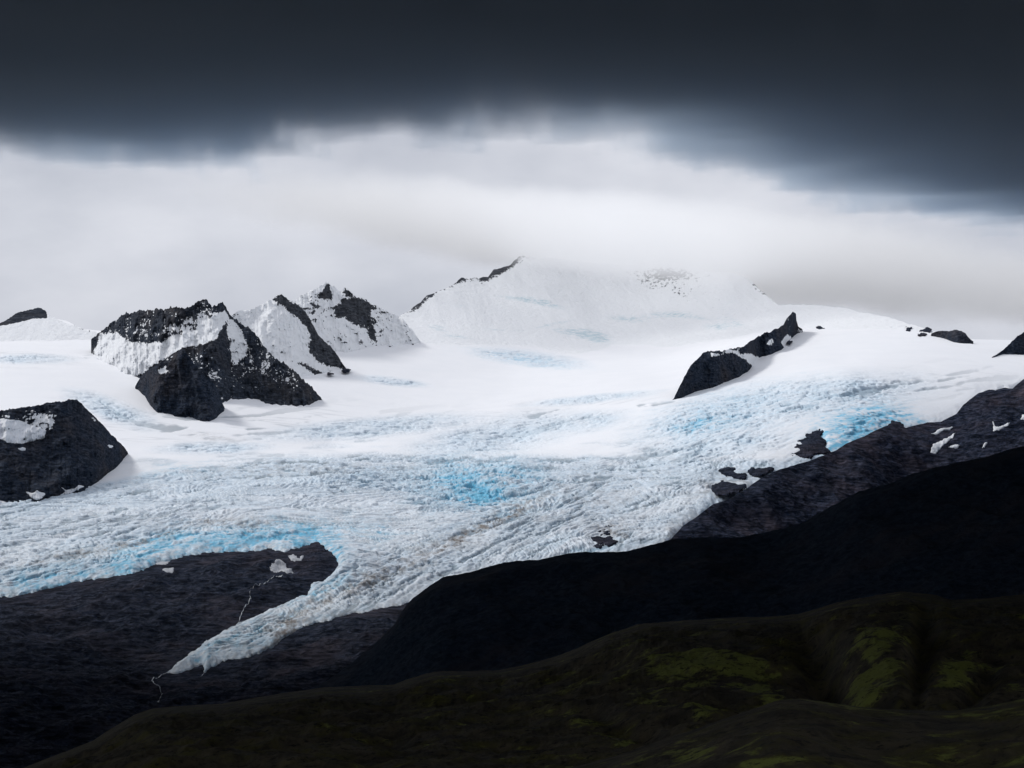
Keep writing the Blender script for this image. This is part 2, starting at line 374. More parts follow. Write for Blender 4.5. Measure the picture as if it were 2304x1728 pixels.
    for cx, cy, rx, ry, a, s in [(1083,1116,34,17,0.0,2.0),(1035,1078,60,28,0.3,0.75),(1150,1068,60,28,0,0.35),(1070,1100,150,62,0.0,0.30),(1930,962,80,36,-0.25,1.5),(1880,1000,42,20,0.6,0.7),(2040,945,50,14,0.2,0.5),(1570,962,60,20,-0.1,0.5),(1640,930,200,60,-0.2,0.16),
                                 (560,1216,170,20,-0.05,1.25),(690,1218,70,22,0.3,1.15),(340,1246,80,26,-0.35,1.0),(275,1262,16,18,0.0,1.2),(740,1240,40,24,0.6,0.7),(120,1304,170,22,-0.15,0.55),(820,1208,90,26,0.1,0.28),(580,1425,90,18,-0.55,0.65),(470,1470,70,14,-0.6,0.65),(740,1330,70,16,-0.4,0.6),(640,1440,70,12,-0.5,0.5),
                                 (1190,812,110,14,0.12,0.22),(1310,752,60,12,0,0.2),(380,1068,120,18,-0.1,0.2),(1370,1262,40,8,0,0.35),(1300,1240,80,20,0,0.15)]:
        blue += s * blob(X, Y, cx, cy, rx, ry, a)
    nb = 0.5 + 0.75 * fbm(x / 60, y / 60, 6.6, o=4) + 0.6 * fbm(x / 16, y / 26, 1.6, o=2) + 0.10 * a1
    blue = np.clip(blue * np.clip(-0.25 + 1.9 * nb, 0.0, 1.6) + 0.10 * icel * np.clip(nb, 0, 1) + 0.10 * ser, 0, 1)
    blue = blue * np.clip(0.62 + 0.85 * np.maximum(cr2 * ser, fcr) - 0.08 * a2, 0.2, 1.3)
    blue = np.clip(np.maximum(blue, 3.0 * blob(X, Y, 1086, 1117, 32, 15) * (0.85 + 0.15 * a1) - 0.35), 0, 1)
    dirt = np.zeros_like(X)
    for cx, cy, rx, ry, a, s in [(1060,1215,130,18,-0.55,0.8),(1120,1178,120,8,-0.5,0.7),(860,1300,130,24,-0.45,0.75),(640,1420,70,24,-0.5,0.7),(700,1370,110,14,-0.45,0.5),(330,1222,160,10,-0.25,0.55),(560,1190,220,9,0.0,0.5),(150,1262,160,12,-0.2,0.45),(1300,1130,200,60,-0.2,0.22),
                                 (1380,1205,40,18,0.2,0.8),(1540,1200,40,16,-0.3,0.5),(1640,1100,90,22,-0.2,0.5),(700,1060,300,14,-0.02,0.3),(480,985,70,10,0.1,0.2)]:
        dirt += s * blob(X, Y, cx, cy, rx, ry, a)
    dirt += 0.35 * np.exp(-np.clip(sd, 0, None) / 9.0) * (Y > 1150)
    dirt = np.clip(dirt + 0.12 * icel, 0, 1)
    ice_a = np.clip(np.maximum(ice * (0.95 - 0.40 * calm), ser * 0.75), 0, 1)
    keep = sd > -9
    # back rows
    back = []
    for k in range(1, 5):
        B = V[0].copy(); B[:, 1] += 300 * k; B[:, 2] -= 60 * k * k; back.append(B)
    V = np.concatenate([np.array(back[::-1]), V]); z4 = lambda a: np.concatenate([np.repeat(a[:1], 4, 0), a])
    attrs = dict(ice=z4(ice_a), crev=z4(crev), blue=z4(blue), dirt=z4(dirt)); keep = z4(keep)
    f = grid_faces(*V.shape[:2], keep)
    v_, f_, a_ = compact(V, f, attrs)
    o = mesh_obj('glacier', v_, f_, M_ICE, a_)
    tag(o, 'wide crevassed glacier with blue ice falls flowing from the snowfield down to a narrow tongue', kind='structure')
build_ice()

# ------------------------------------------------------------------ bedrock around the tongue
def bedrock_h(x, y):
    r = ridged(x / 420 + 3, y / 520, 1.0, o=5) - 0.55
    l = ridged(x / 150 + 0.3 * r, (y + 0.5 * x) / 75, 2.0, o=6, gain=0.6) - 0.5
    return 58 * r + 20 * l
def bed(X, Y):
    d = valley(X, Y); V = P(X, Y, d)
    sd = sdist(X, Y, ICE_EDGE)
    k = sstep(2, -40, sd)
    V[..., 2] += bedrock_h(V[..., 0], V[..., 1]) * (0.12 + 0.88 * k) - 3 + 12 * blob(X, Y, 590, 1262, 60, 16)
    return V
def build_bed():
    xs = np.concatenate([np.arange(-300, -10, 10), np.arange(-10, 1330, 2.6)]); ys = np.arange(1180, 1760, 1.6)
    X, Y = np.meshgrid(xs, ys); V = bed(X, Y)
    sd = sdist(X, Y, ICE_EDGE)
    f = grid_faces(*X.shape, sd < 60)
    v_, f_, a_ = compact(V, f, {})
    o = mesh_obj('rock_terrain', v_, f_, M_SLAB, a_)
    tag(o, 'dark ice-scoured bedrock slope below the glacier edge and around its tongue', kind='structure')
build_bed()

# ------------------------------------------------------------------ mountains
LAYERS = {}
class Layer:
    """a rock or snow face between a crest line and a foot line, with gullies, and a far side that falls away"""
    def __init__(s, top, bot, dbase, slope, amp=(60, 14), jag=3.0, lam=(160, 260), step=1.5, below=40, seed=0.0, gull=0.0, bulge=0.0, fan=(0, 50), foot=4.0, prof=None, cling=0.55, big=110):
        s.big = big
        s.cling = cling
        s.fan, s.foot, s.prof = fan, foot, prof
        s.top, s.bot, s.dbase, s.slope, s.amp, s.jag, s.lam, s.step, s.below, s.seed, s.gull, s.bulge = lin(top), lin(bot), dbase, math.radians(slope), amp, jag, lam, step, below, seed, gull, bulge
        s.x0, s.x1 = min(p[0] for p in top), max(p[0] for p in top)
        s.big = min(s.big, 2.2 * s.amp[0])
        s.bots = smooth_lin(bot, 8)
    def ytop(s, X):
        w = np.clip((s.bot(X) - s.top(X)) / 25.0, 0, 1)
        return s.top(X) - s.jag * w * (ridged(X / 26.0, s.seed + 0.5, o=4) - 0.45) * 1.6 - s.jag * 0.5 * w * perlin(X / 5.0, s.seed)
    def at(s, X, Y, rel=False):
        yb = s.bots(X) + s.foot * perlin(X / 9.0, s.seed + 2.2) + 0.6 * s.foot * perlin(X / 3.5, s.seed + 5.2)
        db = s.dbase(X, s.bots(X))
        d = db + np.where(Y < yb, (yb - Y) * db / F / math.tan(s.slope), (yb - Y) * db / F / math.tan(math.radians(62)))
        hh = np.clip((yb - Y) * db / F, 0, None); d = d + s.fan[0] * (1 - np.exp(-hh / s.fan[1]))
        if s.prof is not None:      # slope that steepens with height above the foot
            h0, a0, h1, a1 = s.prof; hs = np.arange(0, 3000, 5.0)
            def run(a): return np.interp(hh * 1.04, hs, np.concatenate([[0], np.cumsum(5.0 / np.tan(np.radians(a + (a1 - a) * sstep(h0, h1, hs))))])[:-1])
            k = sstep(1120, 1480, X)
            d = np.where(Y < yb, db + run(a0) * (1 - k) + run(a0 - 3.2) * k, d)
        x, z = (X - CX) / F * d, (EY - Y) / F * d
        q = z + s.gull * x
        n = ridged((x + 0.25 * z) / s.lam[0] + s.seed, q / s.lam[1], s.seed, o=5) - 0.5
        m = fbm(x / 46 + s.seed, z / 46, s.seed, o=4)
        kf = np.clip(hh / 220.0, 0, 1) if s.prof else 1.0
        big = ridged((x - 0.5 * z) / (3.1 * s.lam[0]) + s.seed, z / (2.2 * s.lam[1]), s.seed + 4, o=2) - 0.6
        d2 = d - (s.amp[0] * n + s.amp[1] * m * 2 + s.big * big) * kf
        if rel: return P(X, Y, d2), -n
        return P(X, Y, d2)
    def build(s, name, mat, label, snow=None, attrs=None, back=420, kind='structure', cat=None, group=None):
        xs = np.arange(s.x0, s.x1 + s.step, s.step); nr = max(12, int(np.max(s.bot(xs) - s.top(xs) + s.below) / s.step))
        ts = np.linspace(0, 1, nr)[:, None]
        yt = s.ytop(xs); yb = s.bot(xs) + s.below
        Y = yt[None] + (yb - yt)[None] * ts; X = np.broadcast_to(xs[None], Y.shape)
        if not hasattr(s, "prof"): V, gl = s.at(X, Y), 0 * X
        else: V, gl = s.at(X, Y, True)
        rows = []
        for k in range(1, 7):
            B = V[0].copy(); t = k / 6.0
            B[:, 1] += back * t; B[:, 2] -= back * 0.75 * t ** 1.3 + 0.0
            B[:, 2] += 14 * perlin(B[:, 0] / 60, B[:, 1] / 60, s.seed) * t
            rows.append(B)
        V = np.concatenate([np.array(rows[::-1]), V])
        A = {}
        if snow is not None: A['snow'] = snow(X, Y) + s.cling * gl
        for k, fn in (attrs or {}).items(): A[k] = fn(X, Y)
        A = {k: np.concatenate([np.repeat(v[:1], 6, 0), v]) for k, v in A.items()}
        o = mesh_obj(name, V, grid_faces(*V.shape[:2]), mat, A)
        tag(o, label, cat, kind, group)
        s.obj = o
        return o

def poly_soft(X, Y, polys, soft=6.0):
    r = np.zeros(X.shape)
    for p in polys: r = np.maximum(r, sstep(-soft, soft, sdist(X, Y, p)))
    return r

# the great white mountain in the cloud
def snow_big(X, Y):
    s = np.full(X.shape, 0.95)
    crest = MB.top(X)
    s -= 0.55 * np.exp(-np.clip(Y - crest, 0, None) / 9.0) * sstep(1230, 1180, X)
    s -= 0.62 * blob(X, Y, 1125, 610, 60, 12, -0.5) + 0.45 * blob(X, Y, 1037, 632, 14, 10, -0.6) + 0.5 * blob(X, Y, 950, 682, 60, 7, -0.75)
    for c in [(1300,612,110,10,0,.33),(1490,618,130,28,0.1,.34),(1460,650,50,40,0.3,.32),(1520,615,60,14,0,.35),(1580,690,60,60,0,.16),(1710,650,40,12,0.75,.6),(1640,690,50,60,0.4,.22),(1540,660,40,20,0.2,.25),(1250,640,90,30,0,.12)]:
        s -= c[5] * blob(X, Y, *c[:5])
    return s
MB = Layer([(860,742),(880,724),(902,711),(924,695),(946,681),(959,666),(985,656),(1015,645),(1038,624),(1047,627),(1080,625),(1098,623),(1110,608),(1145,598),(1166,580),(1176,575),(1210,582),(1240,580),(1330,592),(1400,597),(1450,590),(1500,592),(1550,598),(1600,612),(1650,615),(1684,627),(1739,678),(1751,686),(1788,686),(1850,688),(1900,694),(2000,715),(2100,745),(2200,775),(2304,790)],
           [(860,765),(902,782),(1000,800),(1150,812),(1300,812),(1500,800),(1640,778),(1700,756),(1770,744),(1850,744),(1950,744),(2100,754),(2200,772),(2304,795)], lambda X, Y: valley(X, Y) * 1.0, 24, amp=(150, 2.0), jag=2.5, lam=(620, 900), step=1.6, below=60, seed=2.2, gull=0.5, foot=0, prof=(0, 9.5, 700, 19), cling=0.1, big=60)
def icy_big(X, Y):
    g = 0 * X
    for c in [(1170,672,60,7,0.1,.8),(1230,684,50,8,0.2,.9),(1300,748,60,12,0.1,1.0),(1345,762,34,12,0.2,1.0),(1410,718,50,8,0.1,.9),(1500,708,60,8,-0.05,.8),(1560,714,50,7,0.1,.6),(1615,735,40,9,0.0,.8),(1660,728,30,9,0.4,.5),(985,738,26,7,0.2,.8),(1030,758,40,6,0.1,.7),(1120,742,60,4,0.05,.5),(1250,728,60,4,-0.2,.6),(1040,690,40,8,0.2,.4),(1640,690,30,40,0.5,.35)]:
        g = g + c[5] * blob(X, Y, *c[:5])
    return g
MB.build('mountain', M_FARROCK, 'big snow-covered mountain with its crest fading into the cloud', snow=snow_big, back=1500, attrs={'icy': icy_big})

# far left snowy top with a rock cap
ML = Layer([(-300,760),(-60,735),(0,726),(22,716),(40,704),(60,700),(72,696),(92,693),(102,700),(110,712),(125,718),(150,728),(165,731),(185,741),(210,746),(240,760)],
           [(-300,800),(0,790),(110,790),(240,790)], lambda X, Y: valley(X, Y) * 1.02, 15, amp=(24, 7), jag=3.0, lam=(260, 400), step=1.5, seed=5.1, foot=0, cling=0.1, big=20)
ML.build('mountain', M_ROCK, 'low snow dome with a small rock cap at the left edge', back=900,
         snow=lambda X, Y: 1.35 - 1.25 * poly_soft(X, Y, [[(-300,700),(-300,770),(0,735),(40,727),(75,718),(108,717),(104,690),(60,690)]], 3) - 0.9 * poly_soft(X, Y, [[(158,728),(170,728),(208,742),(205,748),(180,744)]], 3))

# third peak, behind
def snow_e(X, Y):
    s = np.full(X.shape, 1.02)
    s -= 0.82 * poly_soft(X, Y, [[(757,690),(775,672),(800,668),(828,676),(834,690),(832,715),(840,735),(847,770),(832,762),(820,735),(795,730),(775,715),(752,715)], [(720,668),(735,638),(748,662),(745,672)], [(768,660),(776,645),(788,660),(800,672),(782,668)]], 8)
    s -= 0.25 * blob(X, Y, 855, 696, 22, 8, 0.5) + 0.25 * blob(X, Y, 705, 690, 40, 26, 0.6)
    return s
ME = Layer([(600,745),(640,700),(676,669),(695,658),(709,651),(722,643),(736,636),(745,645),(751,646),(760,655),(769,655),(776,646),(787,657),(801,670),(815,672),(827,677),(834,686),(852,690),(862,698),(877,704),(890,712),(902,716),(925,740),(945,768)],
           [(600,790),(700,800),(780,795),(850,782),(900,782),(945,775)], lambda X, Y: valley(X, Y) * 1.0, 32, amp=(95, 20), jag=5, lam=(110, 300), seed=8.3, step=1.3, gull=0.3)
ME.build('mountain', M_PEAK, 'rear twin-topped snowy peak with a dark rock patch below its right top', snow=snow_e)

def snow_d(X, Y):
    s = np.full(X.shape, 1.22)
    s -= 1.10 * poly_soft(X, Y, [[(612,676),(633,657),(652,676),(688,700),(706,726),(720,752),(748,780),(780,828),(782,840),(760,826),(735,822),(715,815),(694,795),(690,775),(700,765),(690,735),(672,716),(655,705),(640,690)],[(672,818),(690,815),(722,838),(726,848),(700,842)]], 9)
    s -= 0.5 * blob(X, Y, 636, 792, 12, 7, 0.6) + 0.25 * blob(X, Y, 662, 770, 60, 14, 1.0) + 0.35 * blob(X, Y, 590, 690, 22, 5, -0.5)
    return s
MD = Layer([(505,745),(520,712),(535,700),(552,700),(575,693),(592,685),(608,675),(622,666),(633,661),(642,669),(651,677),(662,681),(673,686),(687,702),(702,727),(716,753),(730,768),(745,781),(763,807),(778,829),(786,842)],
           [(505,840),(600,850),(660,852),(700,846),(740,835),(770,835),(786,843)], lambda X, Y: valley(X, Y) * 1.0, 30, amp=(85, 18), jag=4, lam=(100, 300), seed=1.7, step=1.3, gull=0.4)
MD.build('mountain', M_PEAK, 'white wedge-shaped peak with a dark rock rib down its right edge', snow=snow_d)

def snow_a(X, Y):
    s = np.full(X.shape, 0.24)
    # snow bowl below the jagged crest, ramp to the top, gully on the right face
    s += 1.25 * poly_soft(X, Y, [[(225,752),(262,752),(290,770),(330,774),(366,772),(385,760),(420,752),(455,735),(488,712),(505,700),(512,712),(500,735),(486,760),(462,772),(428,776),(405,784),(380,800),(340,826),(300,850),(200,850)]], 7)
    s += 0.42 * poly_soft(X, Y, [[(352,760),(400,705),(430,715),(480,700),(500,705),(470,735),(420,752)]], 14)
    s += 0.65 * poly_soft(X, Y, [[(512,715),(530,722),(552,760),(566,785),(548,802),(530,818),(516,800),(512,770),(508,740)]], 7)
    s += 0.16 * poly_soft(X, Y, [[(235,745),(300,703),(400,700),(400,765),(300,765)]], 10)
    s += 0.16 * blob(X, Y, 560, 830, 70, 30, 0.4) + 0.2 * blob(X, Y, 640, 850, 70, 14, 0.6) + 0.22 * blob(X, Y, 450, 805, 26, 10, -0.2) + 0.2 * blob(X, Y, 500, 850, 50, 12, 0.5)
    return s
MA = Layer([(205,766),(222,752),(235,743),(255,728),(275,713),(286,706),(311,701),(347,699),(370,696),(392,693),(405,694),(416,698),(428,690),(439,683),(450,681),(463,677),(477,689),(486,689),(494,684),(501,683),(510,695),(521,709),(543,727),(562,744),(579,760),(596,780),(611,800),(637,819),(669,839),(694,865),(712,884),(721,895),(726,902)],
           [(205,800),(260,830),(330,860),(400,900),(485,916),(499,912),(520,898),(535,896),(564,896),(590,905),(608,912),(644,910),(665,914),(680,916),(700,912),(726,903)], lambda X, Y: valley(X, Y) * 1.0, 31, amp=(110, 22), jag=8, lam=(95, 300), seed=3.9, step=1.2, gull=0.55)
MA.build('mountain', M_ROCK, 'jagged rocky mountain with a snow bowl on the left and snow gullies over dark rock', snow=snow_a)

MP = Layer([(304,870),(308,862),(318,847),(330,836),(344,828),(360,817),(376,807),(393,795),(409,783),(421,797),(434,816),(450,832),(466,846),(480,862),(492,880),(499,905),(504,915)],
           [(304,872),(311,873),(325,884),(333,908),(351,926),(375,929),(398,932),(424,936),(448,945),(470,944),(485,943),(492,928),(504,916)], lambda X, Y: valley(X, Y) * 0.995, 50, amp=(75, 20), jag=3.5, lam=(80, 260), seed=6.4, step=1.2, bulge=0)
MP.build('mountain', M_BARE, 'dark bare pyramid-shaped buttress standing in front of the jagged mountain', back=300,
         snow=lambda X, Y: 0.28 + 0.75 * poly_soft(X, Y, [[(346,830),(372,826),(375,838),(352,842)]], 6) + 0.25 * blob(X, Y, 380, 808, 14, 6, -0.5))

# left dark nunatak
def snow_c(X, Y):
    s = np.full(X.shape, 0.18)
    s += 0.62 * poly_soft(X, Y, [[(-300,915),(0,930),(60,922),(120,925),(132,930),(118,965),(100,975),(40,945),(-300,950)]], 10)
    s += 0.4 * blob(X, Y, 120, 950, 20, 16, 0.4) + 0.5 * blob(X, Y, 212, 945, 10, 4, 0.8)
    return s
MC = Layer([(-300,985),(-150,948),(-60,932),(0,925),(40,920),(72,915),(100,909),(119,906),(145,902),(170,899),(178,904),(188,914),(202,928),(217,942),(229,954),(239,965),(250,977),(260,987),(272,1000),(282,1010),(286,1016)],
           [(-300,1175),(0,1141),(60,1130),(108,1122),(163,1112),(203,1097),(228,1083),(239,1066),(264,1050),(276,1040),(282,1022),(286,1018)], lambda X, Y: valley(X, Y) * 0.995, 34, amp=(95, 22), jag=3.5, lam=(130, 300), seed=9.6, step=1.4)
MC.build('mountain', M_BARE, 'dark rounded rock hump with a slab of old snow at the left edge', snow=snow_c)

# rock rib on the right of the snow basin: three blocks
RIB = Layer([(1512,900),(1516,897),(1524,880),(1535,860),(1543,845),(1551,829),(1565,812),(1580,797),(1592,793),(1604,791),(1629,788),(1650,785),(1672,782),(1680,775),(1686,770),(1700,763),(1712,756),(1723,750),(1731,749),(1739,744),(1751,740),(1762,732),(1766,724),(1770,718),(1777,711),(1784,703),(1791,707),(1792,722),(1796,735),(1806,741)],
            [(1512,901),(1516,899),(1540,893),(1559,887),(1585,878),(1612,873),(1630,864),(1649,855),(1668,846),(1684,838),(1694,826),(1700,806),(1712,800),(1727,799),(1742,789),(1757,783),(1768,774),(1778,757),(1790,746),(1806,742)], lambda X, Y: valley(X, Y) * (0.997 - 0.014 * sstep(1690, 1760, X)), 45, amp=(56, 18), jag=4.0, lam=(75, 220), seed=4.4, step=1.0)
def snow_rib(X, Y):
    s = 0.24 + 1.1 * poly_soft(X, Y, [[(1598,794),(1640,784),(1668,784),(1664,799),(1640,796),(1615,805),(1600,805)]], 6)
    s += 1.3 * poly_soft(X, Y, [[(1662,800),(1676,792),(1692,796),(1712,804),(1704,840),(1688,845),(1690,825),(1676,812)]], 7)      # snow lying in the saddle between the two blocks
    s += 1.0 * poly_soft(X, Y, [[(1722,775),(1736,757),(1744,765),(1738,780)],[(1756,770),(1772,752),(1780,760),(1766,782)]], 5) + 0.62 * sstep(1735, 1775, X)
    return s
RIB.build('mountain', M_BARE, 'dark rock rib climbing right from a rounded buttress to a small spike, beside the seracs', back=260, snow=snow_rib)
R4s = Layer([(2096,750),(2107,746),(2120,744),(2136,745),(2148,742),(2156,742),(2165,745),(2172,749),(2178,758),(2185,765),(2190,768)],
            [(2096,751),(2111,753),(2130,758),(2144,765),(2165,767),(2190,769)], lambda X, Y: valley(X, Y) * 0.985, 40, amp=(24, 8), jag=2, lam=(80, 160), seed=12.9, step=1.0, below=16)
R4s.build('mountain', M_BARE, 'low dark rock hump on the skyline of the right snow plateau', back=220, snow=lambda X, Y: np.full(X.shape, 0.3))
R5s = Layer([(2232,803),(2242,798),(2258,787),(2275,771),(2287,757),(2296,751),(2304,748),(2340,735),(2400,730),(2480,770),(2500,800)],
            [(2232,804),(2258,795),(2304,797),(2400,805),(2500,802)], lambda X, Y: valley(X, Y) * 0.99, 42, amp=(36, 10), jag=2.5, lam=(90, 200), seed=15.9, step=1.2, below=20)
R5s.build('mountain', M_BARE, 'dark rock peak cut by the right edge above the snow plateau', back=260, snow=lambda X, Y: np.full(X.shape, 0.26))

# ------------------------------------------------------------------ dark ridges on the right
class Ridge(Layer):
    """a long ridge: crest line at its own distance, ground falling toward the camera"""
    def __init__(s, top, dtop, dip, ybot, amp, lam, jag, step, seed):
        s.top, s.dtop, s.dip, s.yb, s.amp, s.lam, s.jag, s.step, s.seed = lin(top), lin(dtop), math.radians(dip), ybot, amp, lam, jag, step, seed
        s.x0, s.x1 = min(p[0] for p in top), max(p[0] for p in top); s.bot = lambda X: ybot + 0 * X; s.below = 0
        s.tops, s.dtop = smooth_lin(top, 45), smooth_lin(dtop, 90)
    def ytop(s, X):
        return s.top(X) - s.jag * (ridged(X / 60.0, s.seed + 0.5, o=5) - 0.45) - 0.3 * s.jag * perlin(X / 9.0, s.seed)
    def at(s, X, Y):
        dt = s.dtop(X); dy = Y - s.top(X)
        d = dt / np.clip(1 + (Y - s.tops(X)) / F / np.tan(s.dip), 0.4, 3)
        x = (X - CX) / F * d
        n = ridged((x + 0.4 * d) / s.lam[0] + s.seed, (d - 0.3 * x) / s.lam[1], s.seed, o=5) - 0.55
        m = fbm(x / 60 + s.seed, d / 60, s.seed, o=5)
        V = P(X, Y, d); k = sstep(-2, 40, dy)
        V[..., 2] += (s.amp[0] * n + s.amp[1] * m) * k
        return V

RF = Ridge([(1440,1260),(1480,1232),(1510,1213),(1535,1184),(1572,1160),(1604,1135),(1641,1124),(1686,1095),(1715,1074),(1760,1054),(1809,1041),(1854,1025),(1882,1013),(1905,998),(1923,990),(1945,982),(1964,972),(1985,962),(2005,955),(2022,956),(2038,963),(2087,951),(2115,950),(2152,931),(2168,911),(2185,898),(2201,885),(2226,877),(2240,879),(2258,873),(2279,874),(2290,864),(2304,853),(2400,800),(2700,760)],
           [(1440,7000),(1510,7150),(1604,7700),(1760,8150),(1923,8700),(2005,8950),(2115,9200),(2304,9400),(2700,9500)], 20, 1330, (60, 14), (420, 600), 2.6, 1.9, 3.3)
M_FARRIDGE = rock_material('far_ridge_scree', (0.0060, 0.0120, 0.0260), (0.072, 0.080, 0.118), (0.090, 0.074, 0.090), snow=False, nscale=1.2)
RF.build('mountain', M_FARRIDGE, 'far dark ridge on the right with scattered snow patches, bordering the ice', back=700)
RN = Ridge([(560,1640),(640,1580),(700,1550),(740,1528),(781,1500),(820,1468),(853,1440),(890,1402),(905,1375),(918,1358),(933,1343),(962,1322),(998,1298),(1030,1293),(1063,1286),(1124,1269),(1161,1262),(1215,1260),(1251,1251),(1280,1246),(1305,1243),(1400,1242),(1441,1233),(1514,1213),(1576,1209),(1666,1209),(1747,1193),(1809,1176),(1870,1139),(1931,1107),(2013,1084),(2054,1066),(2136,1045),(2217,1029),(2266,1013),(2304,1005),(2400,985),(2700,940)],
           [(560,4300),(918,4600),(1300,4500),(1700,4400),(2304,4200),(2700,4100)], 17, 1640, (42, 9), (380, 700), 3.0, 2.2, 7.7)
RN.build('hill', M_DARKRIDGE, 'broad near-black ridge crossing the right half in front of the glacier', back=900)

# ------------------------------------------------------------------ mossy foreground hills
class Moss(Ridge):
    def __init__(s, *a, carve=(), near=1200.0, pw=0.8, **k):
        super().__init__(*a, **k); s.carve, s.near, s.pw = carve, near, pw
    def at(s, X, Y):
        dt = s.dtop(X); t = np.clip((Y - s.top(X)) / (s.yb - s.top(X)), 0, 1)
        d = dt * (s.near / dt) ** (t ** s.pw)
        x = (X - CX) / F * d
        n = ridged((x + 0.5 * d) / s.lam[0] + s.seed, (d - 0.3 * x) / s.lam[1], s.seed, o=4) - 0.55
        m = ridged(x / 60 + s.seed, d / 80, s.seed, o=6, gain=0.6) - 0.5
        c = 0
        for cx, cy, rx, ry, a, h in s.carve: c = c + h * blob(X, Y, cx, cy, rx, ry, a)
        V = P(X, Y, d); k = sstep(-2, 40, Y - s.top(X))
        V[..., 2] += (s.amp[0] * n + s.amp[1] * m + c) * k
        return V

def green1(X, Y):
    g = 0.17 + 0 * X
    for cx, cy, rx, ry, a, h in [(1960,1495,90,80,0.3,.36),(1935,1545,80,36,-0.2,.22),(2150,1530,40,60,0.5,.50),(2230,1480,50,40,0.6,.2),(1560,1520,210,32,0.25,.30),(1720,1560,120,30,0.5,.30),(1420,1560,120,30,0,.22),(1560,1610,90,28,0,.30),(1350,1640,120,24,0.3,.25),(2000,1430,60,40,0,.15),(2290,1560,70,60,0,.25),(1950,1590,60,16,0,.1)]:
        g = g + h * blob(X, Y, cx, cy, rx, ry, a)
    for cx, cy, rx, ry, a, h in [(1840,1500,45,80,-0.55,.7),(2075,1480,28,120,0.15,.75),(1905,1596,90,18,0.1,.7),(2200,1560,26,60,0.6,.6),(2090,1590,60,30,0,.6),(2250,1600,60,20,0,.3),(1650,1590,120,14,0.15,.3)]:
        g = g - h * blob(X, Y, cx, cy, rx, ry, a)
    return g - 0.25 * sstep(900, 300, X)
NB = Moss([(-300,1900),(-60,1772),(62,1724),(140,1694),(208,1667),(260,1634),(302,1609),(344,1594),(420,1588),(500,1583),(560,1573),(625,1562),(729,1547),(800,1544),(885,1541),(930,1524),(980,1511),(1050,1510),(1125,1508),(1200,1492),(1250,1478),(1300,1458),(1368,1427),(1436,1404),(1527,1397),(1640,1390),(1754,1386),(1799,1381),(1845,1368),(1890,1354),(1981,1338),(2026,1331),(2094,1336),(2140,1350),(2208,1347),(2304,1338),(2700,1330)],
          [(-300,3000),(300,3300),(1000,3500),(1600,3500),(2304,3300),(2700,3300)], 15, 1800, (26, 7), (190, 300), 2.4, 2.0, 21.3, near=1500.0, pw=0.75,
          carve=[(1850,1500,40,90,-0.55,-24),(2075,1470,26,110,0.12,-22),(1930,1598,120,26,0.05,-16),(2205,1545,24,70,0.6,-16),(1960,1470,90,60,0.2,16),(1560,1500,200,40,0.2,14),(1470,1660,120,20,0.4,-14)])
NB.build('hill', M_MOSS, 'dark mossy hillside with green patches and two shadowed gullies', attrs={'green': green1}, back=500)

def green0(X, Y): return 0.22 + 0.18 * fbm(X / 120, Y / 40, 3.3, o=3) + 0.25 * blob(X, Y, 1500, 1700, 200, 30, 0)
NA = Moss([(-300,2200),(700,1800),(1100,1752),(1230,1740),(1330,1716),(1420,1690),(1494,1662),(1550,1646),(1600,1627),(1666,1605),(1756,1574),(1800,1572),(1850,1578),(1946,1592),(2040,1598),(2140,1600),(2220,1590),(2304,1571),(2700,1540)],
          [(-300,1500),(2700,1700)], 12, 2900, (9, 3.5), (140, 220), 2.0, 2.4, 33.1, near=330.0, pw=0.8)
NA.build('hill', M_MOSS, 'low olive-brown hill along the bottom right edge, nearest of all', attrs={'green': green0}, back=300)

# wide valley floor that carries everything out to the horizon
o = mesh_obj('ground', np.array([(-60000,-20000,-1150),(60000,-20000,-1150),(60000,80000,-1150),(-60000,80000,-1150)]), np.array([[0,1,2,3]]), M_GROUND, smooth=False)
tag(o, 'valley floor far below the hills', kind='structure')

# ------------------------------------------------------------------ snow patches and rock outcrops: one object each, lying on the surface under them
def on_surface(fn, poly, thick, step, amp=0.0, seed=0.0, wob=1.5, sink=1.0):
    p = np.array(poly, float); x0, y0 = p.min(0) - 4; x1, y1 = p.max(0) + 4
    X, Y = np.meshgrid(np.arange(x0, x1 + step, step), np.arange(y0, y1 + step, step))
    sd = sdist(X, Y, poly) + wob * fbm(X / 15 + seed, Y / 8, seed, o=3)
    V = fn(X, Y); r = max(2.0, float(sd.max()))
    prof = np.where(sd > 0, np.sqrt(np.clip(sd / r, 0, 1)), 0)
    up = thick * prof + amp * prof * (ridged(X / 9 + seed, Y / 7, seed, o=4) - 0.2)
    V[..., 2] += np.where(sd > 0, up + 0.0, -sink * thick * np.clip(-sd / 2, 0, 1) - 0.5)
    V[..., 1] -= np.where(sd > 0, 3.0, 0)
    f = grid_faces(*X.shape, sd > 0)
    return compact(V, f, {})

def patch(fn, poly, label, group, step=0.7, thick=3.0, seed=0.0, mat=None):
    v, f, _ = on_surface(fn, poly, thick, step, 0, seed, 3.0)
    o = mesh_obj('snow_patch', v, f, mat or M_SNOW); tag(o, label, 'snow patch', None, group)
M_OLDSNOW = plain('grey_old_snow', (0.34, 0.35, 0.37), (0.58, 0.59, 0.62), 1 / 14)  # greyer, darker tone than the other snow patches
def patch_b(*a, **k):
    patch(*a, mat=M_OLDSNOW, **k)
G1 = 'snow patches on the far dark ridge'
patch(RF.at, [(2092,986),(2097,980),(2118,966),(2142,955),(2144,958),(2126,970),(2108,981)], 'narrow slanting snow streak just below the ridge crest on the right', G1, seed=1)
patch(RF.at, [(2092,1024),(2096,1012),(2101,1002),(2118,998),(2136,989),(2150,983),(2142,993),(2126,1006),(2112,1014),(2102,1024)], 'largest greyish snow patch on the far dark ridge, below the slanting streak', G1, seed=2)
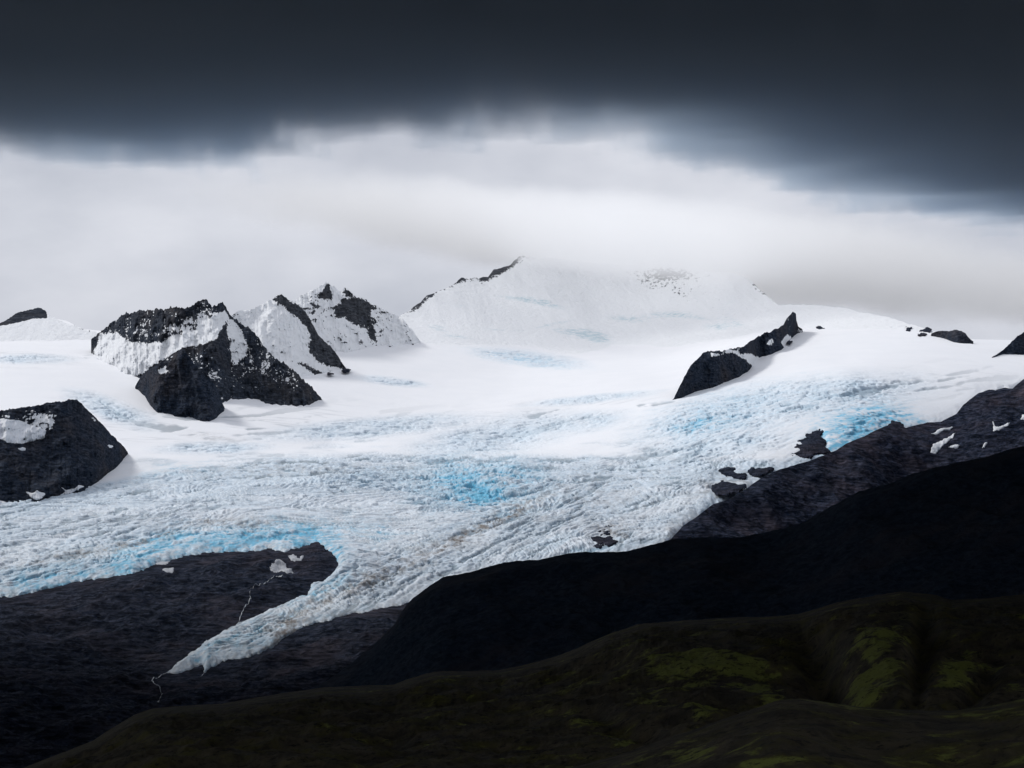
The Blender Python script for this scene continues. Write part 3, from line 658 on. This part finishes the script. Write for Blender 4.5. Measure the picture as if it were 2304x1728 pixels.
patch(RF.at, [(2134,1012),(2144,1005),(2160,1004),(2156,1009),(2144,1013)], 'thin snow sliver beside the right end of the largest ridge patch', G1, seed=3)
patch(RF.at, [(2235,980),(2234,958),(2238,960),(2241,970),(2256,965),(2274,960),(2268,967),(2248,976)], 'bright L-shaped snow patch near the right edge', G1, seed=4)
patch(RF.at, [(2208,1008),(2215,1002),(2221,1001),(2216,1006)], 'tiny snow fleck halfway between the L-shaped patch and the nearer ridge', G1, seed=5)
patch(RF.at, [(2014,1073),(2024,1069),(2034,1068),(2044,1062),(2046,1066),(2034,1072),(2022,1077)], 'small hooked snow patch just above the edge of the near-black ridge', G1, seed=6)
patch(RF.at, [(2000,1090),(2008,1084),(2022,1079),(2024,1083),(2012,1090)], 'lowest snow patch of the ridge, under the hooked one', G1, seed=7)
patch(RF.at, [(2296,946),(2300,938),(2312,934),(2312,943)], 'snow fleck cut by the right edge of the picture', G1, seed=8)
G2 = 'snow patches on the bedrock below the ice edge'
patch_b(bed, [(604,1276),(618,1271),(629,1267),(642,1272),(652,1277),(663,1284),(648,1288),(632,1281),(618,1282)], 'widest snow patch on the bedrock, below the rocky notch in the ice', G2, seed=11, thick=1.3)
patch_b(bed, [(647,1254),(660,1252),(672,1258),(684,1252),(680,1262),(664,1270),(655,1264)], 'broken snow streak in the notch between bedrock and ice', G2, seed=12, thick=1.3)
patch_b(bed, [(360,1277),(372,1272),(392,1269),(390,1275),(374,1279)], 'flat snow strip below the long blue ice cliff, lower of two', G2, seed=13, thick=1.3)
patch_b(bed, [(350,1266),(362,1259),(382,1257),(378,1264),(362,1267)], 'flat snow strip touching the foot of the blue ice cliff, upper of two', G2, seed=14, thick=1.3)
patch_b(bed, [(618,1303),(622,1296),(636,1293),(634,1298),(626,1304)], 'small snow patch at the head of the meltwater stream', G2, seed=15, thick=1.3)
G3 = 'snow patches on the left rock hump'
patch(MC.at, [(-120,960),(-40,946),(0,942),(40,945),(72,956),(104,968),(100,984),(76,990),(48,998),(20,995),(0,987),(-60,1010)], 'big slab of old snow on the shoulder of the left rock hump', G3, 1.0, 5, seed=21)
patch(MC.at, [(42,1009),(50,1006),(58,1008),(56,1013),(46,1013)], 'little snow patch just under the big slab', G3, seed=22)
patch(MC.at, [(58,1106),(72,1108),(84,1104),(102,1111),(94,1120),(80,1126),(70,1118)], 'heart-shaped snow patch low on the left rock hump', G3, seed=23)
patch(MC.at, [(138,1096),(150,1102),(168,1099),(178,1092),(188,1094),(176,1102),(158,1109),(140,1112),(148,1106)], 'ragged snow patch at the foot of the left rock hump', G3, seed=24)
patch(MC.at, [(-60,1130),(0,1125),(14,1130),(24,1135),(0,1140),(-60,1150)], 'snow strip in the corner where the left rock hump meets the glacier', G3, seed=25)
patch(MC.at, [(240,1003),(246,1000),(254,1004),(250,1007)], 'speck of snow on the steep right end of the left rock hump', G3, seed=26)

def ice_top(X, Y):
    d = valley(X, Y); V = P(X, Y, d); V[..., 2] += 26 * fbm(V[..., 0] / 700, d / 900, 5.0, o=3) + 8 * sstep(1990, 1700, X) + 7; return V
def outcrop(poly, label, thick=14.0, amp=10.0, seed=0.0, step=0.8, mat=None, group='rocks poking through the ice'):
    v, f, _ = on_surface(ice_top, poly, thick * 0.3, step, amp * 0.3, seed, 8.0, 1.5)
    o = mesh_obj('rock_outcrop', v, f, mat or M_SLAB); tag(o, label, 'rock outcrop', None, group)
outcrop([(1330,1216),(1345,1212),(1362,1215),(1372,1210),(1386,1221),(1392,1228),(1374,1236),(1352,1234),(1335,1226)], 'flat dark rock showing through the ice just above the near-black ridge', seed=31)
outcrop([(1341,1206),(1350,1194),(1368,1188),(1386,1190),(1384,1202),(1370,1210),(1352,1212)], 'grey rubbly rock in the ice, just uphill of the flat dark rock', seed=32, thick=10)
outcrop([(1333,1240),(1342,1234),(1358,1236),(1352,1243),(1338,1245)], 'small rock below the flat dark rock, against the ridge edge', seed=33, thick=8)
outcrop([(1617,1072),(1632,1064),(1646,1060),(1656,1066),(1648,1074),(1664,1075),(1680,1076),(1676,1086),(1656,1087),(1640,1082),(1626,1082)], 'twisted dark rock at the top of the outcrop cluster beside the far ridge', seed=34)
outcrop([(1683,1072),(1690,1064),(1712,1063),(1730,1060),(1742,1062),(1728,1072),(1712,1080),(1696,1078)], 'long dark rock on the ice at the edge of the far ridge', seed=35)
outcrop([(1597,1106),(1612,1098),(1630,1094),(1652,1100),(1680,1103),(1676,1112),(1660,1122),(1636,1128),(1612,1126),(1604,1114)], 'broad flat rock shelf at the bottom of the outcrop cluster', seed=36)
outcrop([(1772,1032),(1796,1020),(1782,1016),(1802,1006),(1794,1000),(1814,991),(1810,984),(1830,980),(1838,971),(1849,978),(1846,988),(1860,1000),(1856,1010),(1872,1018),(1858,1026),(1836,1026),(1826,1034),(1806,1034)], 'black cliff-like rock below the turquoise ice fall', seed=37, thick=22, amp=20)
outcrop([(1990,972),(1998,962),(2008,956),(2022,957),(2036,964),(2030,972),(2010,974)], 'brown rounded knob at the right end of the turquoise ice fall', seed=38, thick=14)
outcrop([(688,1240),(700,1226),(712,1221),(726,1228),(734,1240),(716,1246),(700,1247)], 'grey peaked rock in the notch at the corner of the blue ice cliff', seed=39, thick=10, amp=8)
G4 = 'small rocks on the upper snow'
for i, (cx, cy, w, lab) in enumerate([(2042,741,8,'lone dark rock on the skyline left of the low rock hump'),(2084,744,12,'flat rock on the skyline touching the low rock hump'),(2076,755,9,'dark rock lying in the snow just below the skyline rocks'),
        (1845,741,9,'thin rock strip on the snow skyline right of the rock rib'),(1772,775,9,'broken rock beside the middle block of the rock rib'),(778,841,9,'brown rock strip at the foot of the white wedge peak'),(742,850,8,'grey rock fleck in the snow below the white wedge peak')]):
    outcrop([(cx - w, cy + 2), (cx - w * .4, cy - 3), (cx + w * .3, cy - 4), (cx + w, cy), (cx + w * .5, cy + 4), (cx - w * .5, cy + 4)], lab, thick=12, amp=8, seed=50 + i, step=0.6, group=G4)

# ------------------------------------------------------------------ meltwater
def stream(pts, label, w=1.1):
    p = np.array(pts, float); L = np.concatenate([[0], np.cumsum(np.hypot(*np.diff(p, axis=0).T))])
    s = np.arange(0, L[-1], 0.8); X = np.interp(s, L, p[:, 0]) + 1.6 * perlin(s / 5, 3.1); Y = np.interp(s, L, p[:, 1])
    ww = w * np.clip(0.55 + 1.3 * perlin(s / 6, 9.2) + 0.5 * perlin(s / 2.2, 2.2), 0.04, 1.8)
    rows = []
    for k in (-1, -0.4, 0.4, 1):
        V = bed(X + k * ww, Y); V[:, 2] += 2.5 - 0.8 * abs(k); V[:, 1] -= 4; rows.append(V)
    V = np.array(rows)
    o = mesh_obj('stream', V, grid_faces(*V.shape[:2]), M_WATER); tag(o, label, kind='structure')
stream([(637,1295),(618,1304),(597,1313),(580,1324),(566,1333),(562,1345),(564,1354),(556,1366),(548,1378),(541,1390),(537,1402)], 'thin white meltwater stream running down the bedrock to the tongue', 0.8)
stream([(384,1508),(372,1514),(358,1522),(347,1528),(341,1536),(350,1543),(362,1550),(367,1557),(360,1563),(356,1572)], 'white meltwater stream leaving the tip of the glacier tongue', 1.0)
stream([(462,1500),(459,1512),(452,1520)], 'short trickle below the right side of the glacier tongue', 0.7)

# ------------------------------------------------------------------ clouds
def storm_cloud():
    H = 720.0
    edge = [(-3000,420),(-600,400),(0,352),(200,372),(420,392),(600,362),(760,326),(820,308),(920,316),(1000,312),(1150,318),(1300,312),(1400,322),(1480,362),(1600,352),(1700,402),(1800,446),(1950,466),(2100,492),(2304,524),(2900,560),(4500,600)]
    ex = np.array([((X - CX) / F * H * F / (EY - Y), H * F / (EY - Y)) for X, Y in edge]); ex = ex[np.argsort(ex[:, 0])]
    xs = np.concatenate([np.linspace(-9000, -2600, 60), np.arange(-2560, 3200, 14), np.linspace(3240, 10000, 60)])
    ye = np.interp(xs, ex[:, 0], ex[:, 1])
    y_edge = ye.copy(); ye = ye + 700 + 200 * fbm(xs / 900, 2.5, o=4)
    ts = np.concatenate([np.linspace(0, 0.8, 20)[:-1], 1 - 0.2 * np.linspace(1, 0, 170) ** 1.5])
    y0 = 300.0
    Yg = y0 + (ye - y0)[None] * ts[:, None]; Xg = np.broadcast_to(xs[None], Yg.shape)
    s = (ye[None] - Yg)
    T = 2600 * (1 - np.exp(-s / 1900.0)) * sstep(0, 250, s) ** 0.6
    lump = fbm(Xg / 500, Yg / 500, 1.1, o=5)
    zb = H + 18 * lump * sstep(0, 600, s)
    zt = zb + np.maximum(T * (1 + 0.5 * fbm(Xg / 420, Yg / 420, 7.7, o=5)), 0.2)
    B = np.stack([Xg, Yg, zb], -1); Tt = np.stack([Xg, Yg, zt], -1)
    nr, nc = Yg.shape; fb = grid_faces(nr, nc); ft = fb[:, ::-1] + nr * nc
    i = np.arange(nr * nc).reshape(nr, nc)
    def strip(a): return np.stack([a[:-1], a[1:], a[1:] + nr * nc, a[:-1] + nr * nc], -1)
    f = np.concatenate([fb, ft, strip(i[0]), strip(i[-1])[:, ::-1], strip(i[:, 0])[:, ::-1], strip(i[:, -1])])
    t = NT('storm_cloud_vapour')
    oc = t.coord(); sep = t.n('ShaderNodeSeparateXYZ', {0: oc}).outputs
    fc = t.n('ShaderNodeFloatCurve', {1: t.mapr(sep[0], -6000, 6000, 0, 1, False)})
    cu = fc.mapping.curves[0]; xk = np.linspace(-6000, 6000, 40); yk = np.interp(xk, ex[:, 0], ex[:, 1]) / 12000
    cu.points[0].location = (0, yk[0]); cu.points[1].location = (1, yk[-1])
    for xx, yy in zip(xk[1:-1], yk[1:-1]): cu.points.new((xx + 6000) / 12000, yy)
    fc.mapping.update()
    sd = t.math('SUBTRACT', t.math('MULTIPLY', fc.outputs[0], 12000), sep[1])
    n1 = t.noise(t.coord((1, 1, 0.55)), 1 / 620, 3, 0.55); n2 = t.noise(t.coord((1, 0.6, 0.4)), 1 / 230, 5, 0.68)
    sd = t.math('ADD', sd, t.math('ADD', t.math('MULTIPLY', t.math('SUBTRACT', n1, 0.5), 900), t.math('MULTIPLY', t.math('SUBTRACT', n2, 0.5), 3200)))
    den = t.math('MULTIPLY', t.mapr(sd, -300, 550), t.mapr(n2, 0.3, 0.7, 0.9, 1.1))
    sc = t.n('ShaderNodeVolumeScatter', {'Color': (0.78, 0.885, 1.0, 1), 'Density': t.math('MULTIPLY', den, 0.0054), 'Anisotropy': 0.2})
    ab = t.n('ShaderNodeVolumeAbsorption', {'Color': (0.0, 0.265, 0.55, 1), 'Density': t.math('MULTIPLY', den, 0.00185)})
    ad = t.n('ShaderNodeAddShader', {0: sc, 1: ab}); t.t.links.new(ad.outputs[0], t.out.inputs['Volume'])
    o = mesh_obj('storm_cloud', np.concatenate([B.reshape(-1, 3), Tt.reshape(-1, 3)]), f, t.m)
    b = bmesh.new(); b.from_mesh(o.data); bmesh.ops.recalc_face_normals(b, faces=b.faces); b.to_mesh(o.data); b.free()
    tag(o, 'low dark storm cloud with a ragged wispy edge over the front of the valley', kind='stuff')
    return o
storm_cloud()

def summit_mist():
    t = NT('mist_vapour')
    tc = t.n('ShaderNodeTexCoord').outputs['Object']
    n = t.noise(tc, 1 / 600, 5, 0.6); sp = t.n('ShaderNodeSeparateXYZ', {0: tc}).outputs
    def sq(v, c, r): return t.math('POWER', t.math('DIVIDE', t.math('SUBTRACT', v, c), r), 2)
    zz = t.math('ADD', sp[2], t.math('MULTIPLY', sp[0], 0.12))
    q = t.math('ADD', t.math('ADD', sq(sp[0], 1500, 3900), sq(sp[1], 17300, 2500)), sq(zz, 1280, 340))
    q = t.math('ADD', q, t.math('MULTIPLY', t.math('SUBTRACT', n, 0.5), 1.6))
    den = t.math('MULTIPLY', t.mapr(q, 1.05, 0.1), 0.0016)
    sc = t.n('ShaderNodeVolumeScatter', {'Color': (1.0, 0.998, 0.992, 1), 'Density': den, 'Anisotropy': 0.5})
    t.t.links.new(sc.outputs[0], t.out.inputs['Volume'])
    b = bmesh.new(); bmesh.ops.create_icosphere(b, subdivisions=5, radius=1.0)
    for v in b.verts:
        p = v.co
        sx = math.copysign(abs(p.x) ** 0.7, p.x); sy = math.copysign(abs(p.y) ** 0.7, p.y); sz = math.copysign(abs(p.z) ** 0.7, p.z)
        k = 1 + 0.10 * float(fbm(p.x * 3, p.y * 3, p.z * 3, o=3))
        v.co = (1500 + 4200 * sx * k, 17300 + 2700 * sy * k, 1330 + 520 * sz * k - 0.12 * (1500 + 4200 * sx * k))
    me = bpy.data.meshes.new('mist_cloud'); b.to_mesh(me); b.free(); me.materials.append(t.m)
    o = link(bpy.data.objects.new('mist_cloud', me))
    tag(o, 'pale cloud wrapped round the crest of the big snow mountain', kind='stuff')
summit_mist()

# ------------------------------------------------------------------ sky, sun, camera
SUN_EL, SUN_AZ = math.radians(39), math.radians(-48)     # azimuth measured from the view direction, positive to the right
W = bpy.data.worlds.new('World'); S.world = W; W.use_nodes = True
nt = W.node_tree; nt.nodes.clear()
def wn(typ, **kw):
    nd = nt.nodes.new(typ)
    for k, v in kw.items(): setattr(nd, k, v)
    return nd
sky = wn('ShaderNodeTexSky', sky_type='NISHITA', sun_disc=False); sky.sun_elevation = SUN_EL; sky.sun_rotation = SUN_AZ
hs = wn('ShaderNodeHueSaturation'); hs.inputs['Saturation'].default_value = 0.25; nt.links.new(sky.outputs[0], hs.inputs['Color'])
tc = wn('ShaderNodeTexCoord'); mp = wn('ShaderNodeMapping'); mp.inputs['Scale'].default_value = (1, 1, 2.2); nt.links.new(tc.outputs['Generated'], mp.inputs['Vector'])
nz = wn('ShaderNodeTexNoise'); nz.inputs['Scale'].default_value = 9; nz.inputs['Detail'].default_value = 6; nz.inputs['Roughness'].default_value = 0.5; nt.links.new(mp.outputs[0], nz.inputs['Vector'])
rp = wn('ShaderNodeMapRange'); rp.inputs[1].default_value = 0.3; rp.inputs[2].default_value = 0.72; nt.links.new(nz.outputs['Fac'], rp.inputs[0])
cl = wn('ShaderNodeMix', data_type='RGBA'); cl.inputs[6].default_value = (4.9, 5.2, 6.0, 1); cl.inputs[7].default_value = (7.4, 7.6, 8.3, 1); nt.links.new(rp.outputs[0], cl.inputs[0])
mx = wn('ShaderNodeMix', data_type='RGBA'); mx.inputs[0].default_value = 0.94; nt.links.new(hs.outputs[0], mx.inputs[6]); nt.links.new(cl.outputs[2], mx.inputs[7])
bg = wn('ShaderNodeBackground'); bg.inputs[1].default_value = 0.10; nt.links.new(mx.outputs[2], bg.inputs[0])
wo = wn('ShaderNodeOutputWorld'); nt.links.new(bg.outputs[0], wo.inputs['Surface'])

L = bpy.data.lights.new('sun', 'SUN'); L.energy = 2.25; L.angle = math.radians(10); L.color = (1.0, 0.985, 0.97)
so = link(bpy.data.objects.new('sun', L))
dirv = np.array([math.sin(SUN_AZ) * math.cos(SUN_EL), math.cos(SUN_AZ) * math.cos(SUN_EL), math.sin(SUN_EL)])
from mathutils import Vector
so.rotation_euler = Vector(dirv).to_track_quat('Z', 'Y').to_euler(); so.location = (0, 0, 5000)

cam = bpy.data.cameras.new('camera'); co = link(bpy.data.objects.new('camera', cam))
cam.sensor_width = 36; cam.lens = 36 * F / 2304; cam.shift_y = (EY - 864) / 2304
cam.clip_start = 1; cam.clip_end = 200000
co.location = (0, 0, 0); co.rotation_euler = (math.pi / 2, 0, 0)
S.camera = co
S.view_settings.view_transform = 'Standard'; S.view_settings.look = 'None'; S.view_settings.exposure = 0; S.view_settings.gamma = 1
S.cycles.use_denoising = True
S.cycles.volume_step_rate = 0.5
S.cycles.max_bounces = 14; S.cycles.diffuse_bounces = 3; S.cycles.volume_bounces = 12; S.cycles.glossy_bounces = 2
S.cycles.sample_clamp_indirect = 5
